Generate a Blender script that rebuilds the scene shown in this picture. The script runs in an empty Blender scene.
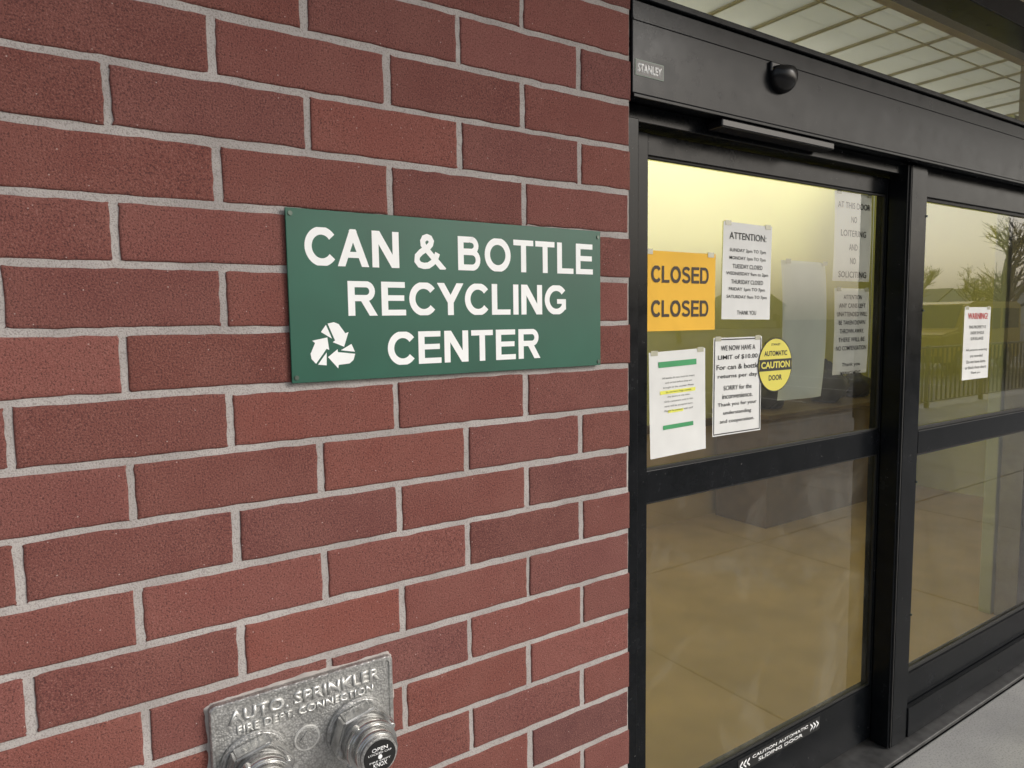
import bpy, bmesh, math, random
import numpy as np
from mathutils import Vector, Matrix
random.seed(7); rng=np.random.default_rng(11)
sc=bpy.context.scene
try:
    sc.view_settings.view_transform='Standard'; sc.view_settings.look='None'
    sc.view_settings.exposure=0; sc.view_settings.gamma=1
except Exception: pass

# ------------------------------------------------------------------ helpers
def link(o,parent=None):
    sc.collection.objects.link(o)
    if parent: o.parent=parent
    return o
def empty(name):
    e=bpy.data.objects.new(name,None); e.empty_display_size=.1; return link(e)
def mesh_obj(name,verts,faces,mat=None,parent=None,smooth=False):
    me=bpy.data.meshes.new(name); me.from_pydata(verts,[],faces); me.update()
    if mat: me.materials.append(mat)
    if smooth:
        for p in me.polygons: p.use_smooth=True
    return link(bpy.data.objects.new(name,me),parent)
def box(name,x0,x1,y0,y1,z0,z1,mat,parent=None,bev=0.0015,seg=2):
    bm=bmesh.new(); bmesh.ops.create_cube(bm,size=1)
    for v in bm.verts:
        v.co=Vector(((x0+x1)/2+v.co.x*(x1-x0),(y0+y1)/2+v.co.y*(y1-y0),(z0+z1)/2+v.co.z*(z1-z0)))
    if bev>0: bmesh.ops.bevel(bm,geom=bm.edges[:],offset=bev,segments=seg,affect='EDGES',profile=.5)
    me=bpy.data.meshes.new(name); bm.to_mesh(me); bm.free(); me.materials.append(mat)
    return link(bpy.data.objects.new(name,me),parent)
def prism(name,cx,cz,r,y0,y1,n,mat,parent=None,bev=.001,rot=0,r2=None,smooth=False):
    """n-sided prism whose axis is Y, y0 = outer face, y1 = inner face"""
    bm=bmesh.new(); r2=r2 or r
    a=[bm.verts.new((cx+r*math.cos(rot+2*math.pi*i/n),y0,cz+r*math.sin(rot+2*math.pi*i/n))) for i in range(n)]
    b=[bm.verts.new((cx+r2*math.cos(rot+2*math.pi*i/n),y1,cz+r2*math.sin(rot+2*math.pi*i/n))) for i in range(n)]
    fa=bm.faces.new(a); bm.faces.new(b[::-1])
    for i in range(n): bm.faces.new((a[i],b[i],b[(i+1)%n],a[(i+1)%n]))
    bmesh.ops.recalc_face_normals(bm,faces=bm.faces[:])
    if bev>0:
        es=[e for e in bm.edges if all(abs(v.co.y-y0)<1e-6 for v in e.verts)]
        if n<12: es=bm.edges[:]
        bmesh.ops.bevel(bm,geom=es,offset=bev,segments=2,affect='EDGES')
    me=bpy.data.meshes.new(name); bm.to_mesh(me); bm.free(); me.materials.append(mat)
    if smooth or n>=16:
        for p in me.polygons: p.use_smooth=abs(p.normal.y)<.9
    return link(bpy.data.objects.new(name,me),parent)

# ------------------------------------------------------------------ materials
class NT:
    def __init__(s,name):
        s.m=bpy.data.materials.new(name); s.m.use_nodes=True
        s.t=s.m.node_tree; s.t.nodes.clear()
        s.out=s.n('ShaderNodeOutputMaterial')
    def n(s,typ,**k):
        nd=s.t.nodes.new(typ)
        for a,b in k.items(): setattr(nd,a,b)
        return nd
    def l(s,a,b): s.t.links.new(a,b)
    def coord(s,which='Object'):
        return s.n('ShaderNodeTexCoord').outputs[which]
    def noise(s,vec,scale,detail=3,rough=.5,dist=0):
        n=s.n('ShaderNodeTexNoise'); n.inputs['Scale'].default_value=scale
        n.inputs['Detail'].default_value=detail; n.inputs['Roughness'].default_value=rough
        n.inputs['Distortion'].default_value=dist
        s.l(vec,n.inputs['Vector']); return n.outputs['Fac']
    def ramp(s,fac,stops):
        r=s.n('ShaderNodeValToRGB'); e=r.color_ramp.elements
        while len(e)<len(stops): e.new(.5)
        for i,(p,c) in enumerate(stops):
            e[i].position=p; e[i].color=(c,c,c,1) if isinstance(c,(int,float)) else (*c,1)
        s.l(fac,r.inputs[0]); return r.outputs[0]
    def mix(s,fac,a,b,mode='MIX'):
        m=s.n('ShaderNodeMix',data_type='RGBA',blend_type=mode)
        if isinstance(fac,(int,float)): m.inputs[0].default_value=fac
        else: s.l(fac,m.inputs[0])
        for v,i in ((a,6),(b,7)):
            if isinstance(v,tuple): m.inputs[i].default_value=(*v,1) if len(v)==3 else v
            else: s.l(v,m.inputs[i])
        return m.outputs[2]
    def math(s,op,a,b=0.0):
        m=s.n('ShaderNodeMath',operation=op)
        for v,i in ((a,0),(b,1)):
            if isinstance(v,(int,float)): m.inputs[i].default_value=v
            else: s.l(v,m.inputs[i])
        return m.outputs[0]
    def bump(s,h,dist,strength=1,prev=None):
        b=s.n('ShaderNodeBump'); b.inputs['Distance'].default_value=dist; b.inputs['Strength'].default_value=strength
        s.l(h,b.inputs['Height'])
        if prev: s.l(prev,b.inputs['Normal'])
        return b.outputs[0]
    def bsdf(s,col,rough=.5,metal=0,spec=.5,normal=None):
        b=s.n('ShaderNodeBsdfPrincipled')
        for v,k in ((col,'Base Color'),(rough,'Roughness'),(metal,'Metallic'),(spec,'Specular IOR Level')):
            if isinstance(v,tuple): b.inputs[k].default_value=(*v,1)
            elif isinstance(v,(int,float)): b.inputs[k].default_value=v
            else: s.l(v,b.inputs[k])
        if normal: s.l(normal,b.inputs['Normal'])
        s.l(b.outputs[0],s.out.inputs[0]); return b
def plain(name,col,rough=.5,metal=0,spec=.5,var=.12,scale=8,bump=0,bscale=200,det=2):
    t=NT(name); c=t.coord()
    n=t.noise(c,scale,det,.6)
    lo=tuple(x*(1-var) for x in col); hi=tuple(min(1,x*(1+var)) for x in col)
    colr=t.ramp(n,[(.3,lo),(.7,hi)])
    nm=t.bump(t.noise(c,bscale,1),bump) if bump else None
    t.bsdf(colr,rough,metal,spec,nm); return t.m

# brick
def brick_mat():
    t=NT('brick_clay'); c=t.coord()
    at=t.n('ShaderNodeVertexColor'); at.layer_name='tone'
    big=t.noise(c,8,3,.65)
    col=t.mix(t.ramp(big,[(.35,0.0),(.75,.45)]),at.outputs[0],(.25,.110,.090))
    g=t.noise(c,340,2,.75)
    col=t.mix(t.ramp(g,[(.35,.75),(.48,0.0)]),col,(.058,.026,.024))
    col=t.mix(t.ramp(g,[(.57,0.0),(.70,.5)]),col,(.34,.185,.155))
    v=t.n('ShaderNodeTexVoronoi'); v.inputs['Scale'].default_value=48; t.l(c,v.inputs['Vector'])
    sp=t.ramp(v.outputs['Distance'],[(.035,.6),(.065,0.0)])
    col=t.mix(sp,col,(.55,.46,.42))
    t.bsdf(col,.88,0,.25,t.bump(g,.0016,1.0)); return t.m
def mortar_mat():
    t=NT('mortar'); c=t.coord()
    col=t.ramp(t.noise(c,7,3,.65),[(.3,(.33,.305,.292)),(.7,(.46,.43,.415))])
    g=t.noise(c,380,1,.6)
    col=t.mix(t.ramp(g,[(.34,.5),(.48,0.0)]),col,(.19,.165,.155))
    t.bsdf(col,.95,0,.2,t.bump(g,.0012,.8)); return t.m
M_brick=brick_mat(); M_mortar=mortar_mat()
def alu_mat():
    t=NT('dark_anodised_aluminium'); c=t.coord()
    n=t.noise(c,14,3,.7); col=t.ramp(n,[(.3,(.004,.005,.006)),(.75,(.009,.010,.012))])
    mp=t.n('ShaderNodeMapping'); mp.inputs['Scale'].default_value=(60,60,4); t.l(c,mp.inputs[0])
    col=t.mix(t.ramp(t.noise(mp.outputs[0],6,2,.8),[(.68,0.0),(.80,.35)]),col,(.07,.07,.07))
    col=t.mix(t.ramp(t.noise(c,75,2,.8),[(.72,0.0),(.77,.6)]),col,(.17,.165,.16))
    r=t.ramp(n,[(.3,.18),(.7,.28)])
    t.bsdf(col,r,0,.15); return t.m
M_alu=alu_mat()
M_rubber=plain('black_rubber_gasket',(.010,.010,.010),.7)
M_plastic=plain('black_sensor_plastic',(.010,.010,.011),.25,spec=.4)
def glass_mat(name,tint,dust,ior,lo=.45,hi=.75,sc_=4.5,dist=.3):
    t=NT(name); c=t.coord()
    fr=t.n('ShaderNodeFresnel'); fr.inputs['IOR'].default_value=ior
    tr=t.n('ShaderNodeBsdfTransparent'); tr.inputs[0].default_value=(*tint,1)
    gl=t.n('ShaderNodeBsdfGlossy'); gl.inputs['Roughness'].default_value=.01; gl.inputs[0].default_value=(1,1,1,1)
    m=t.n('ShaderNodeMixShader'); t.l(fr.outputs[0],m.inputs[0]); t.l(tr.outputs[0],m.inputs[1]); t.l(gl.outputs[0],m.inputs[2])
    df=t.n('ShaderNodeBsdfDiffuse'); df.inputs[0].default_value=(.62,.60,.52,1)
    a=t.ramp(t.noise(c,sc_,4,.72,dist),[(lo,dust*.25),(hi,dust)])
    m2=t.n('ShaderNodeMixShader'); t.l(a,m2.inputs[0]); t.l(m.outputs[0],m2.inputs[1]); t.l(df.outputs[0],m2.inputs[2])
    t.l(m2.outputs[0],t.out.inputs[0]); return t.m
M_glass=glass_mat('door_glass',(.95,.96,.91),.06,1.8)
M_glassL=glass_mat('smeared_glass',(.95,.96,.91),.15,1.65,.50,.80,3.2,.8)
M_glassS=glass_mat('sidelite_glass',(.92,.94,.90),.05,2.5)
M_glass2=glass_mat('transom_glass',(.92,.93,.86),.05,2.0)
def conc_mat(name,a,b):
    t=NT(name); c=t.coord()
    col=t.ramp(t.noise(c,2.5,4,.65),[(.3,a),(.7,b)])
    g=t.noise(c,160,2,.7)
    col=t.mix(t.ramp(g,[(.35,.5),(.5,0.0)]),col,tuple(x*.5 for x in a))
    t.bsdf(col,.9,0,.3,t.bump(g,.0015,.6)); return t.m
M_conc=conc_mat('concrete_paving',(.27,.27,.268),(.38,.378,.37))
M_asph=conc_mat('asphalt',(.045,.045,.048),(.075,.075,.075))
M_tan=plain('tan_floor_tile',(.62,.42,.19),.5,var=.14,scale=2.2)
M_tanw=plain('tan_wainscot',(.64,.45,.20),.6,var=.10,scale=1.5)
M_yel=plain('yellow_green_paint',(.84,.81,.27),.55,var=.06,scale=1.2)
M_pale=plain('pale_door_panel',(.66,.72,.55),.5,var=.06,scale=2)
M_dkbrown=plain('dark_brown_wood',(.20,.13,.055),.6)

# ------------------------------------------------------------------ brick wall
L=0.3048; H=0.1016; JT=0.0122; Z0=1.95
def brick_wall(name,x0,x1,kmin,kmax):
    root=empty(name)
    V=[];F=[];C=[]
    nx,nz=26,9
    for k in range(kmin,kmax+1):
        zc=Z0+k*H
        off=-.5*L if k%2==0 else 0.0
        i0=int(math.floor((x0-off)/L))-1
        i1=int(math.ceil((x1-off)/L))+1
        for i in range(i0,i1):
            a=off+i*L; b=a+L
            a=max(a,x0-JT/2); b=min(b,x1+JT/2)
            if b-a<.06: continue
            a+=JT/2; b-=JT/2
            a+=rng.normal(0,.0010); b+=rng.normal(0,.0010) if b<x1-.001 else 0
            zb=zc-H/2+JT/2+rng.normal(0,.0008); zt=zc+H/2-JT/2+rng.normal(0,.0008)
            y=float(np.clip(rng.normal(0,.0004),-.0008,.0006))
            n=max(6,int(nx*(b-a)/L))
            def axis(lo,hi,n):
                inner=np.linspace(lo+.007,hi-.007,n)
                pos=np.concatenate([[lo,lo,lo+.0014,lo+.0036],inner,[hi-.0036,hi-.0014,hi,hi]])
                dep=np.concatenate([[.098,.0028,.0009,.0003],np.zeros(n),[.0003,.0009,.0028,.098]])
                return pos,dep
            px,dx=axis(a,b,n); pz,dz=axis(zb,zt,nz-3)
            A_,B_=len(px),len(pz)
            X,Zg=np.meshgrid(px,pz,indexing='ij')
            D=np.maximum(dx[:,None],dz[None,:])
            jl=rng.normal(0,.0006,B_); jr=rng.normal(0,.0006,B_)
            jb=np.convolve(rng.normal(0,.0011,A_+2),[.3,.4,.3],'valid'); jt=np.convolve(rng.normal(0,.0011,A_+2),[.3,.4,.3],'valid')
            wx=np.clip(1-(X-a)/.008,0,1); wX=np.clip(1-(b-X)/.008,0,1)
            wz=np.clip(1-(Zg-zb)/.008,0,1); wZ=np.clip(1-(zt-Zg)/.008,0,1)
            X=X+wx*jl[None,:]+wX*jr[None,:]*(0 if b>x1-.01 else 1)
            Zg=Zg+wz*jb[:,None]+wZ*jt[:,None]
            Y=y+D+np.where(D<.01,np.clip(rng.normal(0,.00018,D.shape),-.0004,.0004),0)
            tilt=float(np.clip(rng.normal(0,.0004),-.0007,.0007))
            Y=Y+np.where(D<.05,tilt*(X-(a+b)/2)/(L/2),0)
            base=len(V)
            V+=list(zip(X.ravel().tolist(),Y.ravel().tolist(),Zg.ravel().tolist()))
            for p in range(A_-1):
                for q in range(B_-1):
                    v=base+p*B_+q
                    F.append((v,v+B_,v+B_+1,v+1))
            t=rng.normal(1,.085); w=rng.normal(0,.006)
            col=(.186*t+w,.066*t,.056*t-w*.3,1)
            C+= [col]*(A_*B_)
    me=bpy.data.meshes.new('bricks'); me.from_pydata(V,[],F); me.update()
    ca=me.color_attributes.new('tone','FLOAT_COLOR','POINT')
    ca.data.foreach_set('color',np.array(C,dtype=np.float32).ravel())
    me.materials.append(M_brick)
    me.polygons.foreach_set('use_smooth',[True]*len(me.polygons))
    link(bpy.data.objects.new('bricks',me),root)
    zlo=Z0+kmin*H-H/2; zhi=Z0+kmax*H+H/2
    n1=int((x1-x0)/.015); n2=int((zhi-zlo)/.015)
    gx=np.linspace(x0+.003,x1-.003,n1); gz=np.linspace(zlo,zhi,n2)
    X,Zg=np.meshgrid(gx,gz,indexing='ij'); Y=.0034+np.clip(rng.normal(0,.0004,X.shape),-.0007,.0007)
    V=list(zip(X.ravel().tolist(),Y.ravel().tolist(),Zg.ravel().tolist()))
    F=[(p*n2+q,(p+1)*n2+q,(p+1)*n2+q+1,p*n2+q+1) for p in range(n1-1) for q in range(n2-1)]
    mesh_obj('mortar_bed',V,F,M_mortar,root,True)
    box('wall_core',x0+.003,x1-.003,.012,.35,zlo,zhi,M_mortar,root,0)
    return root
brick_wall('brick_wall',-4.6,0.0,-19,16)
brick_wall('brick_wall',2.96,6.2,-19,16)

# ------------------------------------------------------------------ text helpers
def text_mesh(name,items,mat,parent,ext=.0003,yplane=0.0):
    bm=bmesh.new()
    for s,x0,x1,z0,z1,bold in items:
        cu=bpy.data.curves.new('t','FONT'); cu.body=s; cu.size=1; cu.extrude=0.0; cu.offset=bold
        cu.resolution_u=3
        ob=bpy.data.objects.new('t',cu); sc.collection.objects.link(ob)
        bpy.context.view_layer.update()
        me=bpy.data.meshes.new_from_object(ob)
        bpy.data.objects.remove(ob); bpy.data.curves.remove(cu)
        n=len(me.vertices)
        if n==0: continue
        co=np.zeros(n*3); me.vertices.foreach_get('co',co); co=co.reshape(-1,3)
        mn=co.min(0); mx=co.max(0)
        sz=(z1-z0)/max(1e-6,mx[1]-mn[1])
        sx=(x1-x0)/(mx[0]-mn[0])
        nc=np.stack([x0+(co[:,0]-mn[0])*sx, np.full(n,yplane), z0+(co[:,1]-mn[1])*sz],1)
        me.vertices.foreach_set('co',nc.ravel()); me.update()
        bm.from_mesh(me); bpy.data.meshes.remove(me)
    if ext>0:
        r=bmesh.ops.extrude_face_region(bm,geom=bm.faces[:])
        for v in r['geom']:
            if isinstance(v,bmesh.types.BMVert): v.co.y-=ext
    me=bpy.data.meshes.new(name); bm.to_mesh(me); bm.free(); me.materials.append(mat)
    return link(bpy.data.objects.new(name,me),parent)

# grotesque bold capitals built from strokes (cap height 1)
def arc(cx,cy,rx,ry,a0,a1,n=22):
    return [(cx+rx*math.cos(math.radians(a0+(a1-a0)*i/n)),cy+ry*math.sin(math.radians(a0+(a1-a0)*i/n))) for i in range(n+1)]
S=.215; HS=.172
GL={
'A':(1.0,[([(.085,-.1),(.085+.40*1.1,1.0)],S),([(.915,-.1),(.915-.40*1.1,1.0)],S),([(.25,.315),(.75,.315)],.16)]),
'N':(.88,[([(.105,0),(.105,1)],S),([(.775,0),(.775,1)],S),([(.09,1.03),(.79,-.03)],.23)]),
'B':(.90,[([(.105,0),(.105,1)],S),([(.1,.914),(.50,.914)]+arc(.50,.735,.19,.179,90,-90,12)+[(.1,.556)],.18),([(.1,.545),(.52,.545)]+arc(.53,.316,.225,.229,90,-90,14)+[(.1,.087)],.18)]),
'O':(1.04,[(arc(.52,.5,.415,.415,0,360,44),.21)]),
'C':(.92,[(arc(.50,.5,.395,.415,38,322,34),.21)]),
'G':(1.02,[(arc(.51,.5,.405,.415,38,325,34),.21),([(.845,.16),(.845,.52)],.19),([(.54,.445),(.94,.445)],.16)]),
'T':(.84,[([(0,.914),(.84,.914)],HS),([(.42,0),(.42,.95)],S)]),
'L':(.74,[([(.105,0),(.105,1)],S),([(.1,.086),(.74,.086)],HS)]),
'E':(.80,[([(.105,0),(.105,1)],S),([(.1,.086),(.80,.086)],HS),([(.1,.52),(.75,.52)],HS*.97),([(.1,.914),(.78,.914)],HS)]),
'R':(.94,[([(.105,0),(.105,1)],S),([(.1,.914),(.56,.914)]+arc(.57,.713,.19,.201,90,-90,12)+[(.1,.512)],.18),([(.46,.54),(.83,-.06)],.22)]),
'Y':(.92,[([(.075,1.05),(.46,.42)],.22),([(.845,1.05),(.46,.42)],.22),([(.46,0),(.46,.47)],S)]),
'I':(.215,[([(.107,0),(.107,1)],S)]),
'D':(.92,[([(.105,0),(.105,1)],S),([(.1,.914),(.44,.914)]+arc(.46,.5,.355,.414,90,-90,24)+[(.1,.086)],.18)]),
'S':(.88,[(arc(.45,.735,.315,.18,20,180,16)+arc(.45,.735,.315,.20,190,262,8)+arc(.43,.275,.345,.235,82,-10,10)+arc(.43,.275,.345,.190,-20,-165,16),.185)]),
'&':(1.10,[([(x*1.12,y) for x,y in [(.97,-.03),(.37,.60),(.305,.69),(.295,.79),(.34,.875),(.43,.912),(.52,.88),(.565,.80),(.54,.71),(.46,.62),(.23,.475),(.115,.36),(.10,.22),(.18,.12),(.32,.086),(.46,.105),(.59,.19),(.70,.33),(.755,.47)]],.18)]),
' ':(.26,[])}
KERN={'CA':-.08,'AN':-.02,'TT':-.03,'YC':-.05,'CY':-.04}
def clip(poly):
    for lim,sg_ in ((0,1),(1,-1)):
        out=[]
        for i in range(len(poly)):
            p,q=poly[i],poly[(i+1)%len(poly)]
            ip=(p[1]-lim)*sg_>=0; iq=(q[1]-lim)*sg_>=0
            if ip: out.append(p)
            if ip!=iq:
                tt=(lim-p[1])/(q[1]-p[1]); out.append((p[0]+(q[0]-p[0])*tt,lim))
        poly=out
        if len(poly)<3: return []
    return poly
GAP=.12
def stroke_text(name,rows,mat,parent,yplane):
    bm=bmesh.new()
    for s,x0,x1,z0,z1 in rows:
        kern=[KERN.get(s[i:i+2],0) for i in range(len(s))]
        tot=sum(GL[c][0] for c in s)+GAP*(len(s)-1)+sum(kern); kx=(x1-x0)/tot; kz=z1-z0; cur=0
        for ci,c in enumerate(s):
            w,strokes=GL[c]
            for si,(pts,wd) in enumerate(strokes):
                m=len(pts); closed=(abs(pts[0][0]-pts[-1][0])+abs(pts[0][1]-pts[-1][1]))<1e-6
                offs=[]
                for i in range(m):
                    def dr_(a,b):
                        dx,dy=b[0]-a[0],b[1]-a[1]; l=math.hypot(dx,dy) or 1; return dx/l,dy/l
                    if closed and i in (0,m-1): d1=dr_(pts[-2],pts[-1]); d2=dr_(pts[0],pts[1])
                    else:
                        d1=dr_(pts[i-1],pts[i]) if i>0 else dr_(pts[i],pts[i+1]); d2=dr_(pts[i],pts[i+1]) if i<m-1 else d1
                    nx_,ny_=-(d1[1]+d2[1]),(d1[0]+d2[0]); l=math.hypot(nx_,ny_) or 1; nx_/=l; ny_/=l
                    cs=max(.6,-nx_*d1[1]+ny_*d1[0]); offs.append((nx_*wd/2/cs,ny_*wd/2/cs))
                for i in range(m-1):
                    q=[(pts[i][0]+offs[i][0],pts[i][1]+offs[i][1]),(pts[i][0]-offs[i][0],pts[i][1]-offs[i][1]),
                       (pts[i+1][0]-offs[i+1][0],pts[i+1][1]-offs[i+1][1]),(pts[i+1][0]+offs[i+1][0],pts[i+1][1]+offs[i+1][1])]
                    q=clip(q)
                    if not q: continue
                    lay=si*.00006+(i*.00002 if c=='&' else 0)
                    f=bm.faces.new([bm.verts.new((x0+(cur+x)*kx,yplane-lay,z0+y*kz)) for x,y in q])
                    f.normal_update()
                    if f.normal.y>0: f.normal_flip()
            cur+=w+GAP+kern[ci]
    me=bpy.data.meshes.new(name); bm.to_mesh(me); bm.free(); me.materials.append(mat)
    return link(bpy.data.objects.new(name,me),parent)

# ------------------------------------------------------------------ recycling sign
M_green=plain('green_painted_metal',(.008,.090,.056),.42,var=.14,scale=5)
M_white=plain('white_vinyl',(.88,.89,.89),.45,var=.03)
M_screw=plain('screw_metal',(.10,.13,.11),.4,.6)
sg=empty('recycling_center_sign')
box('panel',-.811,-.101,-.0085,-.0035,1.4985,1.8025,M_green,sg,.0008)
yS=-.0088
stroke_text('lettering',[('CAN & BOTTLE',-.780,-.124,1.705,1.772),('RECYCLING',-.704,-.197,1.616,1.679),('CENTER',-.629,-.272,1.522,1.585)],M_white,sg,yS)
bm=bmesh.new()
for k in range(3):
    a=-2*math.pi*k/3
    for poly in ([(-.405,.520),(-.035,.290),(-.075,.40),(-.225,.76)],
                 [(-.165,.80),(.05,.845),(.22,.78),(.445,.46),(.56,.50),(.385,.0),(-.01,.17),(.075,.225),(-.01,.42)]):
        vs=[]
        for x,y in poly:
            X=x*math.cos(a)-y*math.sin(a); Y=x*math.sin(a)+y*math.cos(a)
            vs.append(bm.verts.new((-.735+X*.053,yS,1.560+Y*.053)))
        f=bm.faces.new(vs); f.normal_update()
        if f.normal.y>0: f.normal_flip()
me=bpy.data.meshes.new('recycling_symbol'); bm.to_mesh(me); bm.free(); me.materials.append(M_white)
link(bpy.data.objects.new('recycling_symbol',me),sg)
for x,z in ((-.803,1.793),(-.109,1.789),(-.803,1.508),(-.108,1.507)):
    prism('screw',x,z,.0042,-.0105,-.008,12,M_screw,sg,.0005)

# ------------------------------------------------------------------ fire department connection
def cast_mat():
    t=NT('cast_aluminium'); c=t.coord()
    col=t.ramp(t.noise(c,30,3,.7),[(.3,(.40,.40,.39)),(.7,(.62,.62,.61))])
    v=t.n('ShaderNodeTexVoronoi'); v.inputs['Scale'].default_value=240; t.l(c,v.inputs['Vector'])
    col=t.mix(t.ramp(v.outputs['Distance'],[(.3,.0),(.8,.5)]),col,(.17,.17,.165))
    t.bsdf(col,.42,.75,.5,t.bump(v.outputs['Distance'],-.0010,.8)); return t.m
M_cast=cast_mat()
M_steel=plain('dull_chrome',(.56,.56,.55),.25,.95,var=.25,scale=40,bump=.0002,bscale=90)
M_raised=plain('worn_raised_metal',(.66,.66,.64),.4,.6,var=.2,scale=60)
M_blk=plain('black_label',(.015,.015,.015),.35)
M_caulk=plain('grey_caulk',(.36,.33,.31),.9,var=.2,scale=30,bump=.002,bscale=60)
fd=empty('fire_department_connection')
X0,X1,ZB,ZT=-.975,-.641,.745,.958
def rrect(x0,x1,z0,z1,r,y,n=6):
    pts=[]
    for cx,cz,a0 in ((x1-r,z1-r,0),(x0+r,z1-r,90),(x0+r,z0+r,180),(x1-r,z0+r,270)):
        for i in range(n+1):
            a=math.radians(a0+90*i/n); pts.append((cx+r*math.cos(a),y,cz+r*math.sin(a)))
    return pts
def rr_stack(name,rings,mat,parent):
    V=[];F=[];n=len(rings[0])
    for r in rings: V+=r
    for k in range(len(rings)-1):
        for i in range(n):
            j=(i+1)%n; F.append((k*n+i,k*n+j,(k+1)*n+j,(k+1)*n+i))
    F.append(tuple((len(rings)-1)*n+i for i in range(n)))
    o=mesh_obj(name,V,F,mat,parent)
    bm=bmesh.new(); bm.from_mesh(o.data); bmesh.ops.recalc_face_normals(bm,faces=bm.faces[:]); bm.to_mesh(o.data); bm.free()
    return o
rr_stack('plate',[rrect(X0,X1,ZB,ZT,.010,.004),rrect(X0,X1,ZB,ZT,.010,-.013),rrect(X0+.002,X1-.002,ZB+.002,ZT-.002,.009,-.0155),
   rrect(X0+.007,X1-.007,ZB+.007,ZT-.007,.006,-.0155),rrect(X0+.009,X1-.009,ZB+.009,ZT-.009,.005,-.0120)],M_cast,fd)
cv=[];cf=[]
base=rrect(X0,X1,ZB,ZT,.012,0,10)
dense=[]
for i in range(len(base)):
    p=Vector(base[i]); q=Vector(base[(i+1)%len(base)]); m=max(1,int((q-p).length/.008))
    for j in range(m): dense.append(p.lerp(q,j/m))
cc=Vector(((X0+X1)/2,0,(ZB+ZT)/2)); nd=len(dense); wprev=.004
for p in dense:
    d=(p-cc).normalized(); wprev=max(.002,min(.009,wprev*.8+.0009+random.gauss(0,.0012))); w=wprev
    cv.append((p.x-d.x*.003,-.0035,p.z-d.z*.003)); cv.append((p.x+d.x*w,-.001,p.z+d.z*w)); cv.append((p.x+d.x*(w+.002),.004,p.z+d.z*(w+.002)))
for i in range(nd):
    j=(i+1)%nd; cf+=[(i*3,j*3,j*3+1,i*3+1),(i*3+1,j*3+1,j*3+2,i*3+2)]
mesh_obj('caulk_bead',cv,cf,M_caulk,fd,True)
text_mesh('raised_lettering',[('AUTO. SPRINKLER',-.945,-.668,.917,.941,.03),('FIRE DEPT. CONNECTION',-.932,-.682,.896,.911,.02)],M_raised,fd,.0028,-.0120)
for cx in (-.905,-.716):
    cz=.834
    prism('boss',cx,cz,.061,-.024,-.010,48,M_cast,fd,.003)
    prism('hex_body',cx,cz,.0610,-.060,-.024,6,M_steel,fd,.0035,rot=math.radians(12))
    prism('neck',cx,cz,.045,-.072,-.058,48,M_cast,fd,.002)
    prism('swivel',cx,cz,.047,-.092,-.072,48,M_steel,fd,.003)
    for a in (35,125,215,305):
        aa=math.radians(a); prism('lug',cx+.047*math.cos(aa),cz+.047*math.sin(aa),.0065,-.090,-.075,12,M_steel,fd,.0015)
    prism('cap',cx,cz,.039,-.114,-.092,40,M_steel,fd,.003)
    prism('cap_rim',cx,cz,.034,-.120,-.113,40,M_cast,fd,.0015)
    prism('cap_label',cx,cz,.030,-.1215,-.119,40,M_blk,fd,.0003)
    prism('cap_label_dot',cx,cz,.004,-.1225,-.1212,16,M_white,fd,.0002)
    text_mesh('cap_text',[('OPEN',cx-.015,cx+.015,cz+.011,cz+.018,.01),('LOCKED CAP',cx-.022,cx+.022,cz+.0055,cz+.009,0),
       ('KNOX',cx-.013,cx+.013,cz-.018,cz-.010,.01),('FIRE DEPT',cx-.020,cx+.020,cz-.0085,cz-.0055,0)],M_white,fd,.0002,-.1216)
prism('emblem',-.812,.848,.024,-.0145,-.0118,32,M_raised,fd,.001)
prism('emblem_inset',-.812,.848,.020,-.0152,-.0143,32,M_cast,fd,.0004)
prism('emblem_diamond',-.812,.848,.015,-.0172,-.0150,4,M_cast,fd,.0006)
prism('plate_screw',-.812,.762,.006,-.015,-.012,16,M_steel,fd,.001)

# ------------------------------------------------------------------ sliding door
dr=empty('automatic_sliding_door')
box('header_case',.004,2.955,0.0,.20,2.128,2.338,M_alu,dr,.003)
box('header_top_cap',.004,2.955,-.008,.20,2.3405,2.356,M_alu,dr,.002)
box('header_lip',.004,2.955,-.006,.02,2.118,2.1265,M_alu,dr,.0015)
box('header_seam',.006,2.95,-.0025,.001,2.292,2.297,M_alu,dr,.0005)
box('underside_track',.004,2.955,.055,.19,2.085,2.1265,M_alu,dr,.002)
box('presence_sensor_bar',.315,.815,-.004,.045,2.094,2.1155,M_plastic,dr,.004)
box('jamb',.002,.055,.03,.20,.02,2.084,M_alu,dr,.002)
box('centre_post',1.315,1.448,.035,.10,.02,2.116,M_alu,dr,.0025)
box('post_cover',1.335,1.43,.0305,.036,.02,2.116,M_alu,dr,.0015)
box('post_fin',1.325,1.331,.03,.036,.02,2.11,M_rubber,dr,.0008)
box('end_post',2.80,2.955,.035,.19,.02,2.116,M_alu,dr,.0025)
gy=.118
box('leaf_stile_lock',.06,.156,.10,.142,.03,2.08,M_alu,dr,.002)
box('leaf_stile_trail',1.312,1.41,.1025,.142,.03,2.08,M_alu,dr,.002)
box('leaf_top_rail',.156,1.312,.1025,.14,2.024,2.08,M_alu,dr,.002)
box('leaf_mid_rail',.156,1.312,.1025,.14,1.108,1.196,M_alu,dr,.002)
box('leaf_bottom_rail',.156,1.312,.1025,.14,.03,.236,M_alu,dr,.002)
for a,b in ((1.196,2.024),(.236,1.108)):
    box('gasket_top',.156,1.312,.108,.116,b-.006,b+.001,M_rubber,dr,.001)
    box('gasket_bottom',.156,1.312,.108,.116,a-.001,a+.006,M_rubber,dr,.001)
    box('gasket_side',1.305,1.313,.108,.116,a,b,M_rubber,dr,.001)
    box('gasket_side_lock',.155,.163,.108,.116,a,b,M_rubber,dr,.001)
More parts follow.
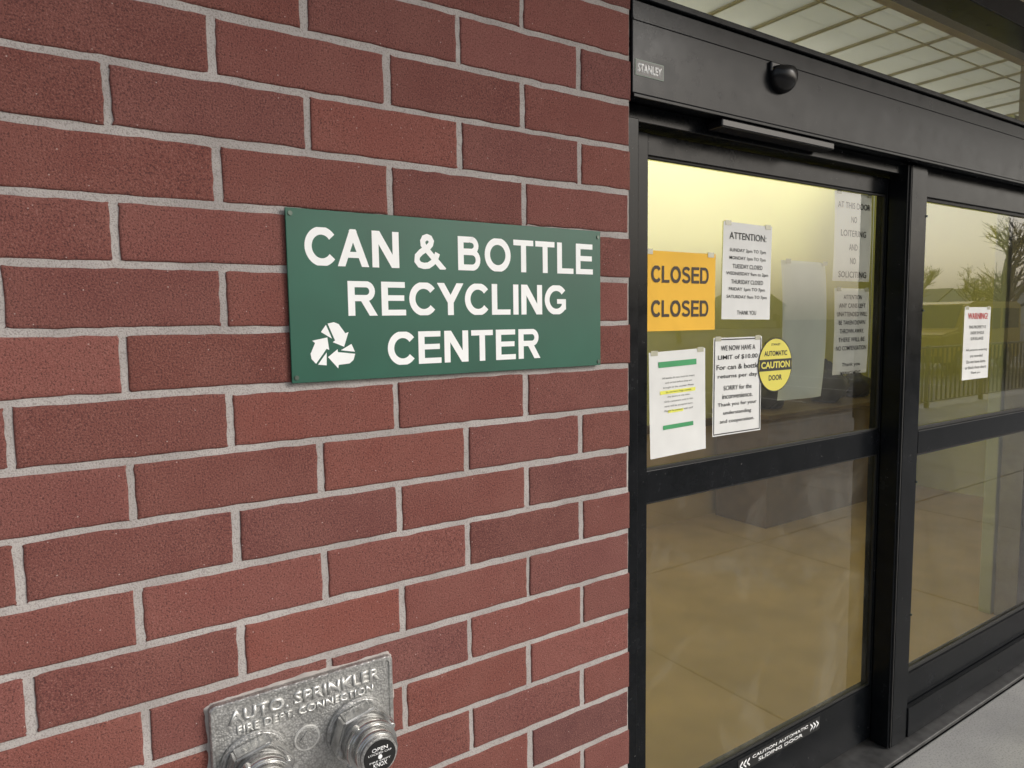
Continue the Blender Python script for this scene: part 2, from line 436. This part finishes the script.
def pane(name,x0,x1,z0,z1,y,mat):
    return mesh_obj(name,[(x0,y,z0),(x1,y,z0),(x1,y,z1),(x0,y,z1)],[(0,1,2,3)],mat,dr)
pane('leaf_glass_upper',.15,1.318,1.19,2.03,gy,M_glass)
pane('leaf_glass_lower',.15,1.318,.23,1.114,gy,M_glassL)
sy=.068
box('sidelite_stile',1.4485,1.470,.05,.095,.13,2.03,M_alu,dr,.002)
box('sidelite_top_rail',1.4705,2.80,.05,.095,2.022,2.116,M_alu,dr,.002)
box('sidelite_mid_rail',1.4705,2.80,.045,.09,1.098,1.182,M_alu,dr,.002)
box('sidelite_bottom_rail',1.4705,2.80,.05,.095,.135,.252,M_alu,dr,.002)
box('sidelite_sill',1.4485,2.80,.03,.11,.018,.133,M_alu,dr,.003)
pane('sidelite_glass_upper',1.465,2.80,1.176,2.03,sy,M_glassS)
pane('sidelite_glass_lower',1.465,2.80,.25,1.104,sy,M_glass)
for z in (1.188,2.016,.258,1.092):
    box('sidelite_gasket',1.472,2.80,.058,.066,z-.006,z+.006,M_rubber,dr,.001)
for z in (.5,1.0,1.62,1.95): prism('post_screw',1.44,z,.004,.028,.036,10,M_screw,dr,.0006)
M_thr=plain('worn_aluminium_threshold',(.12,.12,.12),.45,.6,var=.3,scale=20)
box('threshold',.002,2.955,-.015,.21,.0,.016,M_thr,dr,.003)
box('transom_head',-.0,2.955,.03,.19,2.735,2.83,M_alu,dr,.003)
box('transom_end',2.80,2.955,.03,.19,2.358,2.735,M_alu,dr,.003)
pane('transom_glass',.0,2.80,2.35,2.74,.09,M_glass2)
box('maker_label_border',.013,.106,-.0011,.0005,2.170,2.206,M_screw,dr,.0002)
box('maker_label',.0145,.1045,-.0014,-.0010,2.1715,2.2045,M_blk,dr,0)
text_mesh('maker_label_text',[('STANLEY',.020,.099,2.178,2.198,.035)],M_white,dr,.0001,-.0015)
bm=bmesh.new(); bmesh.ops.create_uvsphere(bm,u_segments=32,v_segments=18,radius=1)
for v in bm.verts:
    x,y,z=v.co
    if z>.45: z=.45+(z-.45)*.15
    v.co=Vector((.555+x*.048,-.004+y*.040,2.258+z*.044))
me=bpy.data.meshes.new('motion_sensor'); bm.to_mesh(me); bm.free(); me.materials.append(M_plastic)
for p in me.polygons: p.use_smooth=True
link(bpy.data.objects.new('motion_sensor',me),dr)
box('motion_sensor_base',.504,.606,-.010,.002,2.262,2.2905,M_plastic,dr,.004)
box('floor_sticker',.555,.99,.1012,.1030,.180,.224,M_blk,dr,.0001)
text_mesh('floor_sticker_text',[('CAUTION AUTOMATIC',.625,.92,.206,.217,.02),('SLIDING DOOR',.655,.89,.187,.199,.02),('<<<',.563,.612,.187,.217,.02),('>>>',.933,.982,.187,.217,.02)],M_white,dr,.0001,.1010)

# ------------------------------------------------------------------ notices
M_paper=plain('white_paper',(.74,.745,.73),.75,var=.05,scale=9)
M_paper_in=plain('white_paper_inside',(.86,.86,.84),.75,var=.04,scale=6)
M_paperg=plain('aged_paper',(.68,.71,.66),.75,var=.06,scale=5)
M_orange=plain('orange_yellow_paper',(.86,.49,.04),.7,var=.05)
M_ink=plain('black_ink',(.02,.02,.02),.6); M_brownink=plain('dark_brown_ink',(.035,.022,.012),.6)
M_cyel=plain('caution_yellow',(.70,.62,.10),.5,var=.05)
M_gr=plain('green_ink',(.05,.32,.12),.6); M_hy=plain('highlighter',(.80,.80,.12),.7); M_red=plain('red_ink',(.55,.03,.03),.6)
M_tape=plain('clear_tape',(.50,.49,.38),.2)
def paper(name,x0,x1,z0,z1,y,mat,tilt=0.0,curl=.003,out=-1):
    root=empty(name)
    n=9; V=[];F=[]
    for i in range(n):
        for j in range(n):
            u=i/(n-1); w=j/(n-1)
            x=x0+(x1-x0)*u; z=z0+(z1-z0)*w
            yy=y+curl*out*(1 if out>0 else .25)*(abs(u-.5)*2)**3*(abs(w-.5)*2)**2
            V.append((x,yy,z))
    for i in range(n-1):
        for j in range(n-1): a=i*n+j; F.append((a,a+n,a+n+1,a+1))
    mesh_obj('sheet',V,F,mat,root,True)
    for tx,tz in ((x0+.02,z1-.004),(x1-.02,z1-.004)):
        box('tape',tx-.013,tx+.013,y-.0015,y-.0012,tz-.006,tz+.008,M_tape,root,0)
    if tilt:
        cx,cz=(x0+x1)/2,(z0+z1)/2
        root.matrix_world=Matrix.Translation((cx,0,cz))@Matrix.Rotation(math.radians(tilt),4,'Y')@Matrix.Translation((-cx,0,-cz))
    return root
def lines(x0,x1,z1,dz,h,strs,bold=.0,center=True,cw=.62):
    out=[]
    for i,s in enumerate(strs):
        if not s: continue
        w=min(x1-x0,len(s)*h*cw); m=(x0+x1)/2
        a=m-w/2 if center else x0
        out.append((s,a,a+w,z1-i*dz-h,z1-i*dz,bold))
    return out
yp=.1165; yt=yp-.0012
p=paper('closed_notice',.156,.438,1.570,1.784,yp,M_orange,0)
stroke_text('print',[('CLOSED',.184,.410,1.700,1.745),('CLOSED',.184,.410,1.608,1.653)],M_brownink,p,yt)
p=paper('paper_notice',.468,.690,1.598,1.878,yp,M_paper,.8)
text_mesh('print',[('ATTENTION:',.495,.663,1.830,1.850,.006)]+lines(.484,.676,1.804,.0225,.0125,
 ['SUNDAY 2pm TO 7pm','MONDAY 1pm TO 7pm','TUESDAY CLOSED','WEDNESDAY 9am to 2pm','THURSDAY CLOSED','FRIDAY 1pm TO 7pm','SATURDAY 9am TO 7pm','','THANK YOU'],.004,cw=.78),M_ink,p,0,yt)
p=paper('paper_notice',.180,.402,1.225,1.516,yp,M_paper,-1.5)
text_mesh('print',lines(.205,.380,1.445,.013,.0065,['All bottles & cans must be empty','and sorted before they are','brought to the counter. Please','do not leave bags outside','the doors at any time.','Only containers sold in this','state will be accepted here.','Please be patient with staff'],.0),M_ink,p,0,yt-.0003)
box('green_band',.215,.365,yt-.0001,yt,1.472,1.488,M_gr,p,0)
box('highlight',.22,.36,yt+.0001,yt+.0002,1.398,1.408,M_hy,p,0)
box('highlight_2',.25,.31,yt+.0001,yt+.0002,1.345,1.353,M_hy,p,0)
box('green_band_2',.23,.35,yt-.0001,yt,1.30,1.312,M_gr,p,0)
p=paper('paper_notice',.433,.653,1.258,1.546,yp,M_paper,0)
text_mesh('print',lines(.447,.640,1.523,.028,.0150,['WE NOW HAVE A','LIMIT of $10.00','For can & bottle','returns per day'],.010,cw=.80)+
  lines(.447,.640,1.405,.025,.0140,['SORRY for the','inconvenience.','Thank you for your','understanding','and cooperation.'],.006,cw=.70),M_ink,p,0,yt)
for a in ((.437,.649,1.262,1.2650),(.437,.649,1.539,1.542),(.437,.440,1.2651,1.5389),(.646,.649,1.2651,1.5389)):
    box('border',a[0],a[1],yt-.0001,yt,a[2],a[3],M_ink,p,0)
cd=empty('caution_decal')
prism('disc_rim',.719,1.456,.0845,.1141,.1149,56,M_ink,cd,0)
prism('disc_face',.719,1.456,.081,.1136,.1143,56,M_cyel,cd,0)
box('centre_bar',.640,.798,.1130,.1137,1.438,1.474,M_ink,cd,0)
text_mesh('caution_text',[('CAUTION',.648,.790,1.446,1.467,.03)],M_cyel,cd,0,.1128)
text_mesh('decal_text',[('AUTOMATIC',.662,.776,1.484,1.500,.03),('DOOR',.686,.752,1.408,1.425,.03),('STANLEY',.696,.742,1.516,1.523,.02)],M_ink,cd,0,.1133)
yi=.1225; yj=yi-.0010
p=paper('poster_back',.762,.998,1.338,1.780,yi,M_paperg,.6,.012,1)
p=paper('paper_notice',1.030,1.252,1.722,2.018,yi,M_paper_in,0,.003,1)
text_mesh('print',lines(1.045,1.24,1.985,.046,.021,['AT THIS DOOR','NO','LOITERING','AND','NO','SOLICITING'],.010,cw=.8),M_ink,p,0,yj)
p=paper('paper_notice',1.044,1.254,1.405,1.698,yi,M_paper_in,0,.003,1)
text_mesh('print',lines(1.050,1.248,1.676,.029,.0150,['ATTENTION','ANY CANS LEFT','UNATTENDED WILL','BE TAKEN DOWN','THROWN AWAY.','THERE WILL BE','NO COMPENSATION','','Thank you','MANAGEMENT'],.006,cw=.82),M_ink,p,0,yj)
ys=.0655
p=paper('warning_notice',1.832,2.056,1.345,1.633,ys,M_paper,0,.003,-1)
text_mesh('warning_title',[('WARNING!',1.86,2.03,1.585,1.610,.012)],M_red,p,0,ys-.0012)
text_mesh('print',lines(1.845,2.045,1.56,.023,.012,['THIS PROPERTY IS','UNDER 24 HOUR','SURVEILLANCE','','All persons entering','are recorded','Do not leave items','or block these doors','Thank you'],.004,cw=.75),M_ink,p,0,ys-.0012)

# ------------------------------------------------------------------ interior room
rm=empty('recycling_room')
RX0,RX1,RY1=-1.6,5.6,2.55
box('room_floor',RX0,RX1,.215,RY1,-.05,.006,M_tan,rm,0)
box('back_wall_lower',RX0,RX1,RY1,RY1+.1,.006,.74,M_tanw,rm,0)
box('wall_rail',RX0,RX1,RY1-.02,RY1,.74,.80,M_dkbrown,rm,.004)
box('back_wall_upper',RX0,RX1,RY1+.004,RY1+.1,.80,3.9,M_yel,rm,0)
box('side_wall',RX0-.1,RX0,.36,RY1,.0,3.4,M_yel,rm,0)
box('end_wall',RX1,RX1+.1,.36,RY1,.0,3.4,M_yel,rm,0)
box('pale_partition',2.95,3.6,.36,.42,.006,2.6,M_pale,rm,.004)
t=NT('translucent_added_panel'); c=t.coord()  # for an added ceiling that passes daylight to brighten transom and room
cl=t.ramp(t.noise(c,3,2),[(.3,(.82,.80,.66)),(.7,(.90,.88,.76))])
a_=t.n('ShaderNodeBsdfTranslucent'); b_=t.n('ShaderNodeBsdfDiffuse'); m_=t.n('ShaderNodeMixShader'); m_.inputs[0].default_value=.15
t.l(cl,a_.inputs[0]); t.l(cl,b_.inputs[0]); t.l(a_.outputs[0],m_.inputs[1]); t.l(b_.outputs[0],m_.inputs[2]); t.l(m_.outputs[0],t.out.inputs[0])
M_addpanel=t.m
M_bar=plain('tan_added_bar',(.50,.46,.34),.5)
cx_=RX0
while cx_<RX1-.1:
    mesh_obj('added_ceiling_panel',[(cx_+.01,.36,2.96),(cx_+.29,.36,2.96),(cx_+.29,1.4,2.96),(cx_+.01,1.4,2.96)],[(0,3,2,1)],M_addpanel,rm)  # invented translucent ceiling, glows pale behind the transom
    box('added_ceiling_bar',cx_+.291,cx_+.309,.36,1.4,2.950,2.975,M_bar,rm,.002); cx_+=.3
for y_ in (.62,.98): box('added_ceiling_cross_bar',RX0,RX1,y_,y_+.010,2.947,2.9495,M_bar,rm,0)  # bars belong to the invented ceiling, giving plank-like lines in the transom
M_ctr=plain('counter_laminate',(.20,.125,.055),.5)
ct=empty('redemption_counter')
box('body',3.3,5.3,2.02,2.5,.006,.84,M_ctr,ct,.004); box('top',3.26,5.34,1.98,2.52,.842,.88,M_dkbrown,ct,.006)
M_bag=plain('dark_plastic_bag',(.05,.045,.04),.3)
for bx,by,br in ((3.6,2.25,.14),(4.35,2.22,.17),(4.9,2.28,.13)):
    bm=bmesh.new(); bmesh.ops.create_icosphere(bm,subdivisions=3,radius=1)
    for v in bm.verts:
        k=1+.14*math.sin(7*v.co.x+bx*5)*math.cos(6*v.co.z+3*v.co.y)
        zz=v.co.z*k; pinch=1-.75*max(0,zz-.45)/.6
        v.co=Vector((bx+v.co.x*k*br*pinch,by+v.co.y*k*br*pinch,.88+br*.85+zz*br*.95+(.05 if zz>.9 else 0)))
        v.co.z=max(.881,v.co.z)
    me=bpy.data.meshes.new('plastic_bag'); bm.to_mesh(me); bm.free(); me.materials.append(M_bag)
    for q in me.polygons: q.use_smooth=True
    link(bpy.data.objects.new('plastic_bag',me))

# ------------------------------------------------------------------ ground, canopy
gd=mesh_obj('ground',[(-300,-400,-.13),(400,-400,-.13),(400,300,-.13),(-300,300,-.13)],[(0,1,2,3)],M_asph)
sw=empty('sidewalk')
xs=-6.0
while xs<24:
    for (ya,yb) in ((-1.62,-.0165),(-3.24,-1.63),(-4.95,-3.25)):
        box('slab',xs+.004,xs+1.796,ya,yb,-.13,0,M_conc,sw,.006)
    xs+=1.8
box('kerb',-6,24,-5.12,-4.955,-.13,.004,M_conc,sw,.015)
M_line=plain('white_road_paint',(.75,.75,.73),.7)
pk=empty('parking_lot_markings')
for i in range(12):
    x=6+i*2.8; mesh_obj('bay_line',[(x,-11.8,-.126),(x+.1,-11.8,-.126),(x+.1,-7,-.126),(x,-7,-.126)],[(0,1,2,3)],M_line,pk)
M_sof=plain('soffit_panel',(.80,.79,.70),.6,var=.06,scale=1); M_fascia=plain('bronze_fascia',(.05,.045,.04),.5)
cp=empty('entrance_canopy')
yy=-1.9
while yy<-.02:
    for xa in np.arange(-.4,12,3.05):
        box('soffit_plank',xa+.008,xa+3.04,yy+.012,min(yy+.30,-.01),3.42,3.45,M_sof,cp,.004)
    yy+=.305
box('deck',-.5,11.9,-1.94,.3,3.452,3.60,M_fascia,cp,.005)
box('fascia',-.5,11.9,-2.00,-1.942,3.38,3.66,M_fascia,cp,.005)
M_stucco=plain('tan_stucco',(.42,.36,.25),.9)
fb=empty('storefront_bulkhead'); box('bulkhead',.0,2.955,.05,.35,2.832,3.42,M_stucco,fb,.002)
for k in range(2):
    box('bulkhead_trim',.0,2.955,.044,.05,3.0+k*.2,3.008+k*.2,M_stucco,fb,.001)

# railing
M_rail=plain('black_painted_steel',(.015,.015,.016),.4)
rl=empty('railing')
V=[];F=[]
def addbox(V,F,x0,x1,y0,y1,z0,z1):
    b=len(V)
    V+=[(x0,y0,z0),(x1,y0,z0),(x1,y1,z0),(x0,y1,z0),(x0,y0,z1),(x1,y0,z1),(x1,y1,z1),(x0,y1,z1)]
    F+=[(b,b+3,b+2,b+1),(b+4,b+5,b+6,b+7),(b,b+1,b+5,b+4),(b+1,b+2,b+6,b+5),(b+2,b+3,b+7,b+6),(b+3,b,b+4,b+7)]
for x in np.arange(9.5,23,.17): addbox(V,F,x-.012,x+.012,-4.712,-4.688,.10,1.02)
for x in np.arange(9.5,23,2.04): addbox(V,F,x-.03,x+.03,-4.73,-4.67,0,1.08)
mesh_obj('balusters',V,F,M_rail,rl)
box('top_rail',9.47,23.03,-4.725,-4.675,1.02,1.06,M_rail,rl,.005); box('low_rail',9.47,23.03,-4.715,-4.685,.09,.115,M_rail,rl,.003)

# parked van, seen only in the glass
M_van=plain('yellow_vehicle_paint',(.62,.42,.06),.3); M_tyre=plain('tyre_rubber',(.02,.02,.02),.8); M_win=plain('dark_window',(.03,.035,.04),.15)
van=empty('parked_van'); vx,vy=20.3,-10.4
prof=[(0,.35),(0,1.15),(.35,1.22),(1.0,1.30),(1.65,2.05),(2.0,2.14),(5.0,2.14),(5.15,2.0),(5.2,.35)]
bm=bmesh.new()
A1=[bm.verts.new((vx+x,vy,z-.13)) for x,z in prof]; B1=[bm.verts.new((vx+x,vy+1.9,z-.13)) for x,z in prof]
bm.faces.new(A1); bm.faces.new(B1[::-1])
for i in range(len(prof)): j=(i+1)%len(prof); bm.faces.new((A1[i],B1[i],B1[j],A1[j]))
bmesh.ops.recalc_face_normals(bm,faces=bm.faces[:]); bmesh.ops.bevel(bm,geom=bm.edges[:],offset=.06,segments=3,affect='EDGES')
me=bpy.data.meshes.new('body'); bm.to_mesh(me); bm.free(); me.materials.append(M_van); link(bpy.data.objects.new('body',me),van)
for a,b in ((1.55,2.35),(2.5,3.6),(3.75,4.95)):
    for yy_ in (vy-.012,vy+1.912):
        mesh_obj('window',[(vx+a-(.25 if a<2 else 0),yy_,1.17),(vx+b,yy_,1.17),(vx+b,yy_,1.80),(vx+a+(.05 if a<2 else 0),yy_,1.80)],[(0,1,2,3)],M_win,van)
mesh_obj('windscreen',[(vx+.99,vy+.15,1.21),(vx+1.57,vy+.2,1.90),(vx+1.57,vy+1.7,1.90),(vx+.99,vy+1.75,1.21)],[(0,1,2,3)],M_win,van)
for wx in (1.0,4.2):
    for wy in (vy-.03,vy+1.70): prism('wheel',vx+wx,.21,.34,wy,wy+.23,28,M_tyre,van,.03)
    for wy in (vy-.04,vy+1.90): prism('hub',vx+wx,.21,.19,wy,wy+.04,20,M_steel,van,.005)
box('bumper',vx-.06,vx+.05,vy+.05,vy+1.85,.22,.42,M_tyre,van,.02)

M_hw=plain('white_siding',(.80,.80,.78),.7); M_roof=plain('shingle_roof',(.20,.19,.18),.9)
M_hb=plain('beige_siding',(.62,.56,.46),.8)
def house(name,cx,cy,w,d,h,rh,mw):
    r=empty(name)
    box('walls',cx-w/2,cx+w/2,cy-d/2,cy+d/2,-.13,h,mw,r,0)
    V=[(cx-w/2-.4,cy-d/2-.4,h),(cx+w/2+.4,cy-d/2-.4,h),(cx+w/2+.4,cy+d/2+.4,h),(cx-w/2-.4,cy+d/2+.4,h),(cx,cy-d/2-.4,h+rh),(cx,cy+d/2+.4,h+rh)]
    mesh_obj('roof',V,[(0,4,5,3),(1,2,5,4),(0,3,2,1)],M_roof,r)
    mesh_obj('gable',[(cx-w/2,cy+d/2+.43,h),(cx+w/2,cy+d/2+.43,h),(cx,cy+d/2+.43,h+rh*.93)],[(0,1,2)],mw,r)
    for k in range(3):
        for z in ((1.0,2.2),(3.6,4.8)):
            if z[1]<h: box('window',cx-w/2+w*(.15+.28*k),cx-w/2+w*(.15+.28*k)+.95,cy+d/2+.0,cy+d/2+.06,z[0],z[1],M_win,r,.0)
    box('door',cx+w*.30,cx+w*.30+.95,cy+d/2,cy+d/2+.07,-.1,2.0,M_dkbrown,r,0)
    return r
house('white_house',74,-72,10,8,5.4,2.8,M_hw)
house('beige_house',98,-76,11,8,3.4,2.6,M_hb)
house('white_house',112,-54,10,8,3.2,2.4,M_hw)
house('beige_house',128,-56,11,8,3.4,2.6,M_hb)
house('white_house',150,-50,11,8,5.0,2.6,M_hw)

def bare_tree(name,x,y,h,seed):
    rr=random.Random(seed); V=[];F=[]
    def limb(p,d,l,r,dep):
        n=5 if dep>1 else 3
        segs=3; pts=[p.copy()]; q=p.copy(); dd=d.copy()
        for s in range(segs):
            dd=(dd+Vector((rr.gauss(0,.10),rr.gauss(0,.10),rr.gauss(.03,.05)))).normalized(); q=q+dd*l/segs; pts.append(q.copy())
        b=len(V)
        for k,pt in enumerate(pts):
            rad=r*(1-.42*k/segs); a=dd.orthogonal().normalized(); c=dd.cross(a)
            for i in range(n):
                an=2*math.pi*i/n; V.append(tuple(pt+a*math.cos(an)*rad+c*math.sin(an)*rad))
        for k in range(segs):
            for i in range(n): F.append((b+k*n+i,b+k*n+(i+1)%n,b+(k+1)*n+(i+1)%n,b+(k+1)*n+i))
        if dep==0: return
        for i in range(rr.choice((3,4)) if dep>1 else 4):
            t=rr.uniform(.45,1); bp=pts[min(segs,int(t*segs))]
            nd=(dd+Vector((rr.gauss(0,.55),rr.gauss(0,.55),rr.gauss(.12,.3)))).normalized()
            limb(bp,nd,l*rr.uniform(.55,.8),max(.012,r*.55),dep-1)
    limb(Vector((x,y,-.15)),Vector((0,0,1)),h*.36,h*.022,5)
    return mesh_obj(name,V,F,M_bark)
M_bark=plain('bark',(.07,.055,.045),.95)
bare_tree('bare_tree',33,-12.3,10.5,3)
bare_tree('bare_tree',37,-18.0,7.5,12)
bare_tree('bare_tree',36,-33,9,5)
bare_tree('bare_tree',66,-34,9,8)
bare_tree('bare_tree',58,-24,8,9)

# ------------------------------------------------------------------ light
w=bpy.data.worlds.new('World'); sc.world=w; w.use_nodes=True
nt=w.node_tree; nt.nodes.clear()
sky=nt.nodes.new('ShaderNodeTexSky'); sky.sky_type='NISHITA'; sky.sun_disc=False
dirn=Vector((.56,-.66,.50)).normalized()
EL=math.asin(dirn.z); AZ=math.atan2(dirn.x,dirn.y)
sky.sun_elevation=EL; sky.sun_rotation=AZ; sky.dust_density=4.5; sky.air_density=1.2; sky.ozone_density=1
hs=nt.nodes.new('ShaderNodeHueSaturation'); hs.inputs['Saturation'].default_value=.45
bg=nt.nodes.new('ShaderNodeBackground'); bg.inputs[1].default_value=.15
wo=nt.nodes.new('ShaderNodeOutputWorld')
nt.links.new(sky.outputs[0],hs.inputs['Color']); nt.links.new(hs.outputs[0],bg.inputs[0]); nt.links.new(bg.outputs[0],wo.inputs[0])
sd=bpy.data.lights.new('sun','SUN'); sd.energy=1.35; sd.angle=math.radians(22); sd.color=(1,.985,.965)
so=bpy.data.objects.new('sun',sd); link(so)
so.rotation_euler=dirn.to_track_quat('Z','Y').to_euler(); so.location=dirn*20

# ------------------------------------------------------------------ camera
cam=bpy.data.cameras.new('camera'); co=bpy.data.objects.new('camera',cam); link(co)
yaw,pitch,roll,f=math.radians(33.70),math.radians(-5.15),math.radians(-.76),701.1
fw=Vector((math.sin(yaw)*math.cos(pitch),math.cos(yaw)*math.cos(pitch),math.sin(pitch)))
r0=Vector((math.cos(yaw),-math.sin(yaw),0)); u0=r0.cross(fw)
r=r0*math.cos(roll)+u0*math.sin(roll); u=-r0*math.sin(roll)+u0*math.cos(roll)
mt=Matrix((( r.x,u.x,-fw.x,-1.17),( r.y,u.y,-fw.y,-1.241),( r.z,u.z,-fw.z,1.603),(0,0,0,1)))
co.matrix_world=mt
cam.sensor_fit='HORIZONTAL'; cam.sensor_width=36; cam.lens=f/1024*36; cam.clip_start=.02; cam.clip_end=1200
sc.camera=co
